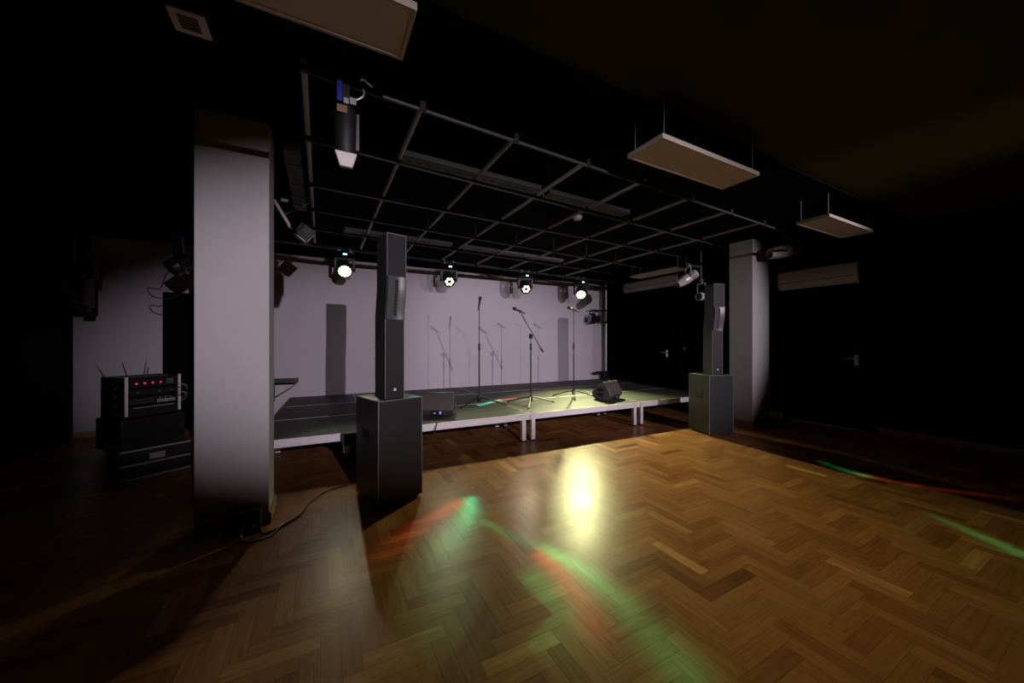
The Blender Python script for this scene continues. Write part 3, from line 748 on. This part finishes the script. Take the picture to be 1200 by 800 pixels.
# socket strip on a short post at the near rear corner of the stage
t = thing('socket_strip', 'black socket strip on a short post, beside the pale pillar', 'socket strip', (-0.70, 7.15, SZ))
MB().box(-0.02, 0.02, -0.02, 0.02, 0.0, 0.33).build('post', 'black_metal', t)
MB().box(-0.06, 0.36, -0.035, 0.035, 0.30, 0.375).build('strip', 'black_metal', t, bevel=0.006)
for k in range(5): MB().lathe([(0.020, 0), (0.020, 0.004), (0.014, 0.001)], 14, Matrix.Translation((0.0 + k * 0.068, -0.035, 0.337)) @ Matrix.Rotation(R(90), 4, 'X')).build('socket', 'screw' if k == 0 else 'grille', t)
MB().tube(curve_pts([(0.32, -0.0, 0.30), (0.28, -0.01, 0.24), (0.12, -0.02, 0.13), (0.0, -0.02, 0.06)]), 0.006, 6).build('lead', 'cable', t)

# ------------------------------------------------------------------ equipment rack
t = thing('equipment_rack', 'black rolling equipment rack with red receiver displays, by the pale wall', 'equipment rack', (-2.02, 6.28, 0), R(42))
rw, rd = 0.52, 0.50
c = MB()
for x0, x1 in ((-rw / 2 - 0.02, -rw / 2), (rw / 2, rw / 2 + 0.02)): c.box(x0, x1, -rd / 2, rd / 2, 0.10, 0.96)
c.box(-rw / 2, rw / 2, -rd / 2, rd / 2, 0.10, 0.12); c.box(-rw / 2, rw / 2, -rd / 2, rd / 2, 0.945, 0.96); c.box(-rw / 2, rw / 2, rd / 2 - 0.02, rd / 2, 0.12, 0.945)
c.build('case', 'speaker', t)
for s in (-1, 1):
    MB().box(s * rw / 2 - 0.014, s * rw / 2 + 0.014, -rd / 2 - 0.008, -rd / 2 + 0.004, 0.50, 0.97).build('rack_rail', 'alu', t)
MB().box(-rw / 2 - 0.06, rw / 2 + 0.06, -rd / 2 - 0.05, rd / 2 + 0.05, 0.09, 0.115).box(-rw / 2 - 0.05, rw / 2 + 0.05, -rd / 2 - 0.02, rd / 2 + 0.04, 0.115, 0.46).build('lower_case', 'speaker', t, bevel=0.008)
for sx in (-1, 1):
    for sy in (-1, 1):
        MB().tube([(sx * 0.22, sy * 0.2 - 0.02, 0.045), (sx * 0.22, sy * 0.2 + 0.02, 0.045)], 0.045, 14).box(sx * 0.22 - 0.025, sx * 0.22 + 0.025, sy * 0.2 - 0.03, sy * 0.2 + 0.03, 0.07, 0.09).build('caster', 'black_metal', t)
def unit(name, z0, z1, m='black_metal', proud=0.0):
    return MB().box(-rw / 2 + 0.016, rw / 2 - 0.016, -rd / 2 - proud - 0.004, rd / 2 - 0.03, z0, z1).build(name, m, t, bevel=0.003)
yf = -rd / 2 - 0.005
u = unit('wireless_receiver', 0.835, 0.94)
for k in range(4):
    MB().lathe([(0.012, 0), (0.012, 0.003), (0.008, 0.004)], 12, Matrix.Translation((-0.17 + k * 0.078, yf, 0.885)) @ Matrix.Rotation(R(90), 4, 'X')).build('indicator', 'red_led', u)
MB().box(0.12, 0.19, yf - 0.003, yf, 0.86, 0.925).build('grey_panel', 'duct', u)
for x, lean in ((-0.235, -0.05), (0.08, 0.03)):
    MB().tube([(x, -rd / 2 + 0.03 if x < 0 else rd / 2 - 0.1, 0.955), (x + lean, -rd / 2 + 0.03 if x < 0 else rd / 2 - 0.1, 1.16)], [0.009, 0.004], 8).build('antenna', 'black_metal', u)
MB().tube([(-0.26, rd / 2 - 0.06, 0.94), (-0.33, rd / 2 - 0.02, 1.12)], [0.009, 0.004], 8).build('antenna', 'black_metal', u)
u = unit('blank_panel', 0.735, 0.815)
for x in (-0.16, 0.05, 0.18): MB().lathe([(0.008, 0), (0.008, 0.004), (0.005, 0.006)], 10, Matrix.Translation((x, yf, 0.775)) @ Matrix.Rotation(R(90), 4, 'X')).build('knob', 'screw', u)
u = unit('patch_panel', 0.625, 0.715)
g = MB()
for i in range(12):
    for j in range(2): g.lathe([(0.007, 0), (0.007, 0.003), (0.004, 0.001)], 8, Matrix.Translation((-0.21 + i * 0.018, yf, 0.65 + j * 0.035)) @ Matrix.Rotation(R(90), 4, 'X'))
g.build('socket_row', 'duct', u)
g = MB().box(0.03, 0.21, yf - 0.004, yf, 0.632, 0.668); g.build('label_strip', 'white_plastic', u)
g = MB()
for i in range(7): g.box(0.035 + i * 0.025, 0.05 + i * 0.025, yf - 0.007, yf - 0.004, 0.64, 0.66)
g.build('button_row', 'slot', u)
for k in range(3): MB().lathe([(0.008, 0), (0.008, 0.01), (0.006, 0.012)], 10, Matrix.Translation((0.06 + k * 0.05, yf, 0.69)) @ Matrix.Rotation(R(90), 4, 'X')).build('knob', 'screw', u)
u = unit('drawer', 0.48, 0.60, 'speaker')
MB().box(-0.2, 0.2, yf - 0.012, yf, 0.585, 0.597).build('pull_lip', 'screw', u)
for z in (0.50, 0.60, 0.71, 0.82): MB().box(-rw / 2 - 0.045, -rw / 2 - 0.02, -0.1, 0.12, z, z + 0.03).build('side_latch', 'black_metal', t)
for k in range(4): MB().tube(curve_pts([(rw / 2 - 0.02, yf - 0.005, 0.70 + 0.05 * k), (rw / 2 + 0.05, yf - 0.05, 0.66 + 0.05 * k), (rw / 2 + 0.10, yf + 0.06, 0.60 + 0.03 * k), (rw / 2 + 0.06, yf + 0.2, 0.56)]), 0.006, 6).build('patch_lead', 'screw' if k % 2 else 'cable', t)
t = thing('flight_case', 'low black flight case on the floor between the rack and the pillar', 'case', (-1.62, 5.25, 0), R(30))
MB().box(-0.28, 0.28, -0.2, 0.2, 0.0, 0.30).build('body', 'speaker', t, bevel=0.008)
e = MB()
for z in (0.0, 0.14, 0.285): e.box(-0.285, 0.285, -0.206, -0.198, z, z + 0.015)
e.build('edge_strip', 'screw', t)
MB().box(-0.06, 0.06, -0.215, -0.2, 0.18, 0.24).build('handle', 'screw', t)
MB().box(-0.29, -0.27, -0.207, 0.2, 0.0, 0.30).build('corner_trim', 'black_metal', t)

# junction box and cables at the pillar foot
t = thing('junction_box', 'small black junction box on the floor against the pale pillar', 'box', (-0.46, 3.235, 0))
MB().box(-0.07, 0.07, -0.05, 0.06, 0.0, 0.16).build('body', 'black_metal', t, bevel=0.005)
MB().box(-0.05, 0.05, -0.054, -0.049, 0.03, 0.12).build('front_plate', 'speaker', t)
for x in (-0.03, 0.03): MB().lathe([(0.016, 0), (0.016, 0.012), (0.01, 0.014)], 12, Matrix.Translation((x, -0.053, 0.06)) @ Matrix.Rotation(R(90), 4, 'X')).build('socket', 'screw', t)
def cable(pts, r, m, label):
    tag(MB().tube(curve_pts(pts), r, 8).build('cable', m), label, 'cable')
cable([(-0.40, 3.17, 0.05), (-0.36, 3.12, 0.012), (-0.25, 3.20, 0.008), (-0.14, 3.34, 0.008), (-0.08, 3.55, 0.008), (0.06, 3.75, 0.008), (0.22, 3.80, 0.008)], 0.006, 'cable', 'black cable curling from the junction box past the pillar foot')
cable([(-0.50, 3.17, 0.06), (-0.49, 3.10, 0.02), (-0.42, 3.05, 0.008), (-0.32, 3.08, 0.008), (-0.25, 3.25, 0.008)], 0.006, 'screw', 'grey cable lying on the floor before the junction box')
# dark power box hung on the stage edge behind the near subwoofer
t = thing('power_box', 'black power box with white label hooked on the stage edge by the near subwoofer', 'power box', (0.27, 4.269, 0.26))
MB().box(-0.075, 0.12, -0.05, 0.035, 0.02, 0.15).build('body', 'black_metal', t, bevel=0.004)
MB().box(-0.055, 0.005, -0.045, 0.02, -0.06, 0.02).build('white_plug', 'badge', t, bevel=0.004)

# ------------------------------------------------------------------ ceiling fittings
def light_panel(name, label, x0, x1, y0, y1, z, rods=True, group='flat ceiling light panels'):
    cx, cy = (x0 + x1) / 2, (y0 + y1) / 2
    t = thing(name, label, 'ceiling light', (cx, cy, z), 0, group)
    a, b = (x1 - x0) / 2, (y1 - y0) / 2
    f = MB(); w = 0.018
    f.box(-a, a, -b, -b + w, 0, 0.035).box(-a, a, b - w, b, 0, 0.035).box(-a, -a + w, -b + w, b - w, 0, 0.035).box(a - w, a, -b + w, b - w, 0, 0.035)
    f.build('frame', 'panel_frame', t, bevel=0.002)
    MB().box(-a + w, a - w, -b + w, b - w, 0.006, 0.03).build('diffuser', 'panel', t)
    if rods:
        for sx in (-1, 1):
            for sy in (-1, 1):
                MB().tube([(sx * (a - 0.05), sy * (b - 0.03), 0.03), (sx * (a - 0.05), sy * (b - 0.03), ZC - z)], 0.003, 6).build('suspension_wire', 'screw', t)
    return t
light_panel('panel_light', 'long flat light panel hanging alone above the open floor', 2.07, 3.27, 1.67, 1.99, 2.80)
light_panel('panel_light', 'flat light panel with tan frame, the one nearest the camera overhead', -0.84, 0.36, 1.52, 1.83, 2.80)
light_panel('panel_light', 'flat light panel hanging on thin wires above the door with the wall unit', 5.02, 6.24, 1.84, 2.16, 2.80)
light_panel('panel_light', 'far flat light panel seen edge on, by the far door', 6.05, 6.40, 4.55, 5.75, 2.82)
t = thing('air_vent', 'small square air vent in the ceiling above the near pillar side', 'air vent', (-0.51, 2.06, 2.80))
f = MB(); a = 0.065
MB().box(-a, a, -a - 0.005, a + 0.005, 0.0, 0.012).build('frame', 'white_plastic', t, bevel=0.003)
MB().box(-a + 0.01, a - 0.01, -a - 0.01, a + 0.01, 0.012, 0.29).build('duct_collar', 'black_metal', t)
s = MB()
for k in range(5): s.box(-0.035, 0.035, -0.04 + k * 0.017, -0.033 + k * 0.017, -0.005, 0.001)
s.build('grille_slats', 'duct', t)
t = thing('smoke_detector', 'small cream smoke detector hanging under the grid', 'smoke detector', (2.78, 3.48, 2.92))
MB().lathe([(0.02, -0.03), (0.045, -0.025), (0.055, 0.0), (0.055, 0.015), (0.05, 0.02)], 20).build('body', 'panel_frame', t)
MB().tube([(0, 0, 0.015), (0, 0, 0.16)], 0.012, 8).build('stem', 'black_metal', t)

# wall units
def wall_unit(label, y0, y1, z0, z1, dep, name='air_curtain'):
    t = thing(name, label, 'air unit', (XR, (y0 + y1) / 2, (z0 + z1) / 2))
    h, l = (z1 - z0) / 2, (y1 - y0) / 2
    prof = [(0, -h), (-dep * 0.72, -h), (-dep * 0.95, -h * 0.55), (-dep, -h * 0.2), (-dep, h * 0.75), (-dep * 0.85, h), (0, h)]
    MB().prism(prof, -l + 0.03, l - 0.03, 'y').build('housing', 'white_plastic', t)
    for s in (-1, 1): MB().prism([(p[0] * 1.03, p[1] * 1.03) for p in prof], s * l - 0.03 if s > 0 else -l, l if s > 0 else -l + 0.03, 'y').build('end_cap', 'white_plastic', t, bevel=0.004)
    MB().box(-dep * 0.98 - 0.004, -dep * 0.98 + 0.004, -l + 0.06, l - 0.06, -h * 0.32, -h * 0.26).build('seam_strip', 'duct', t)
    MB().box(-dep * 0.62, -dep * 0.2, -l + 0.06, l - 0.06, -h - 0.004, -h + 0.002).build('outlet_slot', 'slot', t)
    return t
wall_unit('long white air curtain mounted above the black door with the lever', 2.33, 3.42, 2.32, 2.64, 0.2)
t = wall_unit('grey boxed air unit on the wall above the far door', 5.45, 7.15, 2.72, 2.98, 0.22, 'air_conditioner')
t = thing('light_switch', 'small pale light switch on the black wall beside the far door', 'light switch', (XR, 5.45, 1.24))
MB().box(-0.010, 0, -0.04, 0.04, -0.04, 0.04).build('plate', 'duct', t, bevel=0.003)
MB().box(-0.016, -0.008, -0.02, 0.02, -0.025, 0.025).build('rocker', 'white_plastic', t, bevel=0.002)
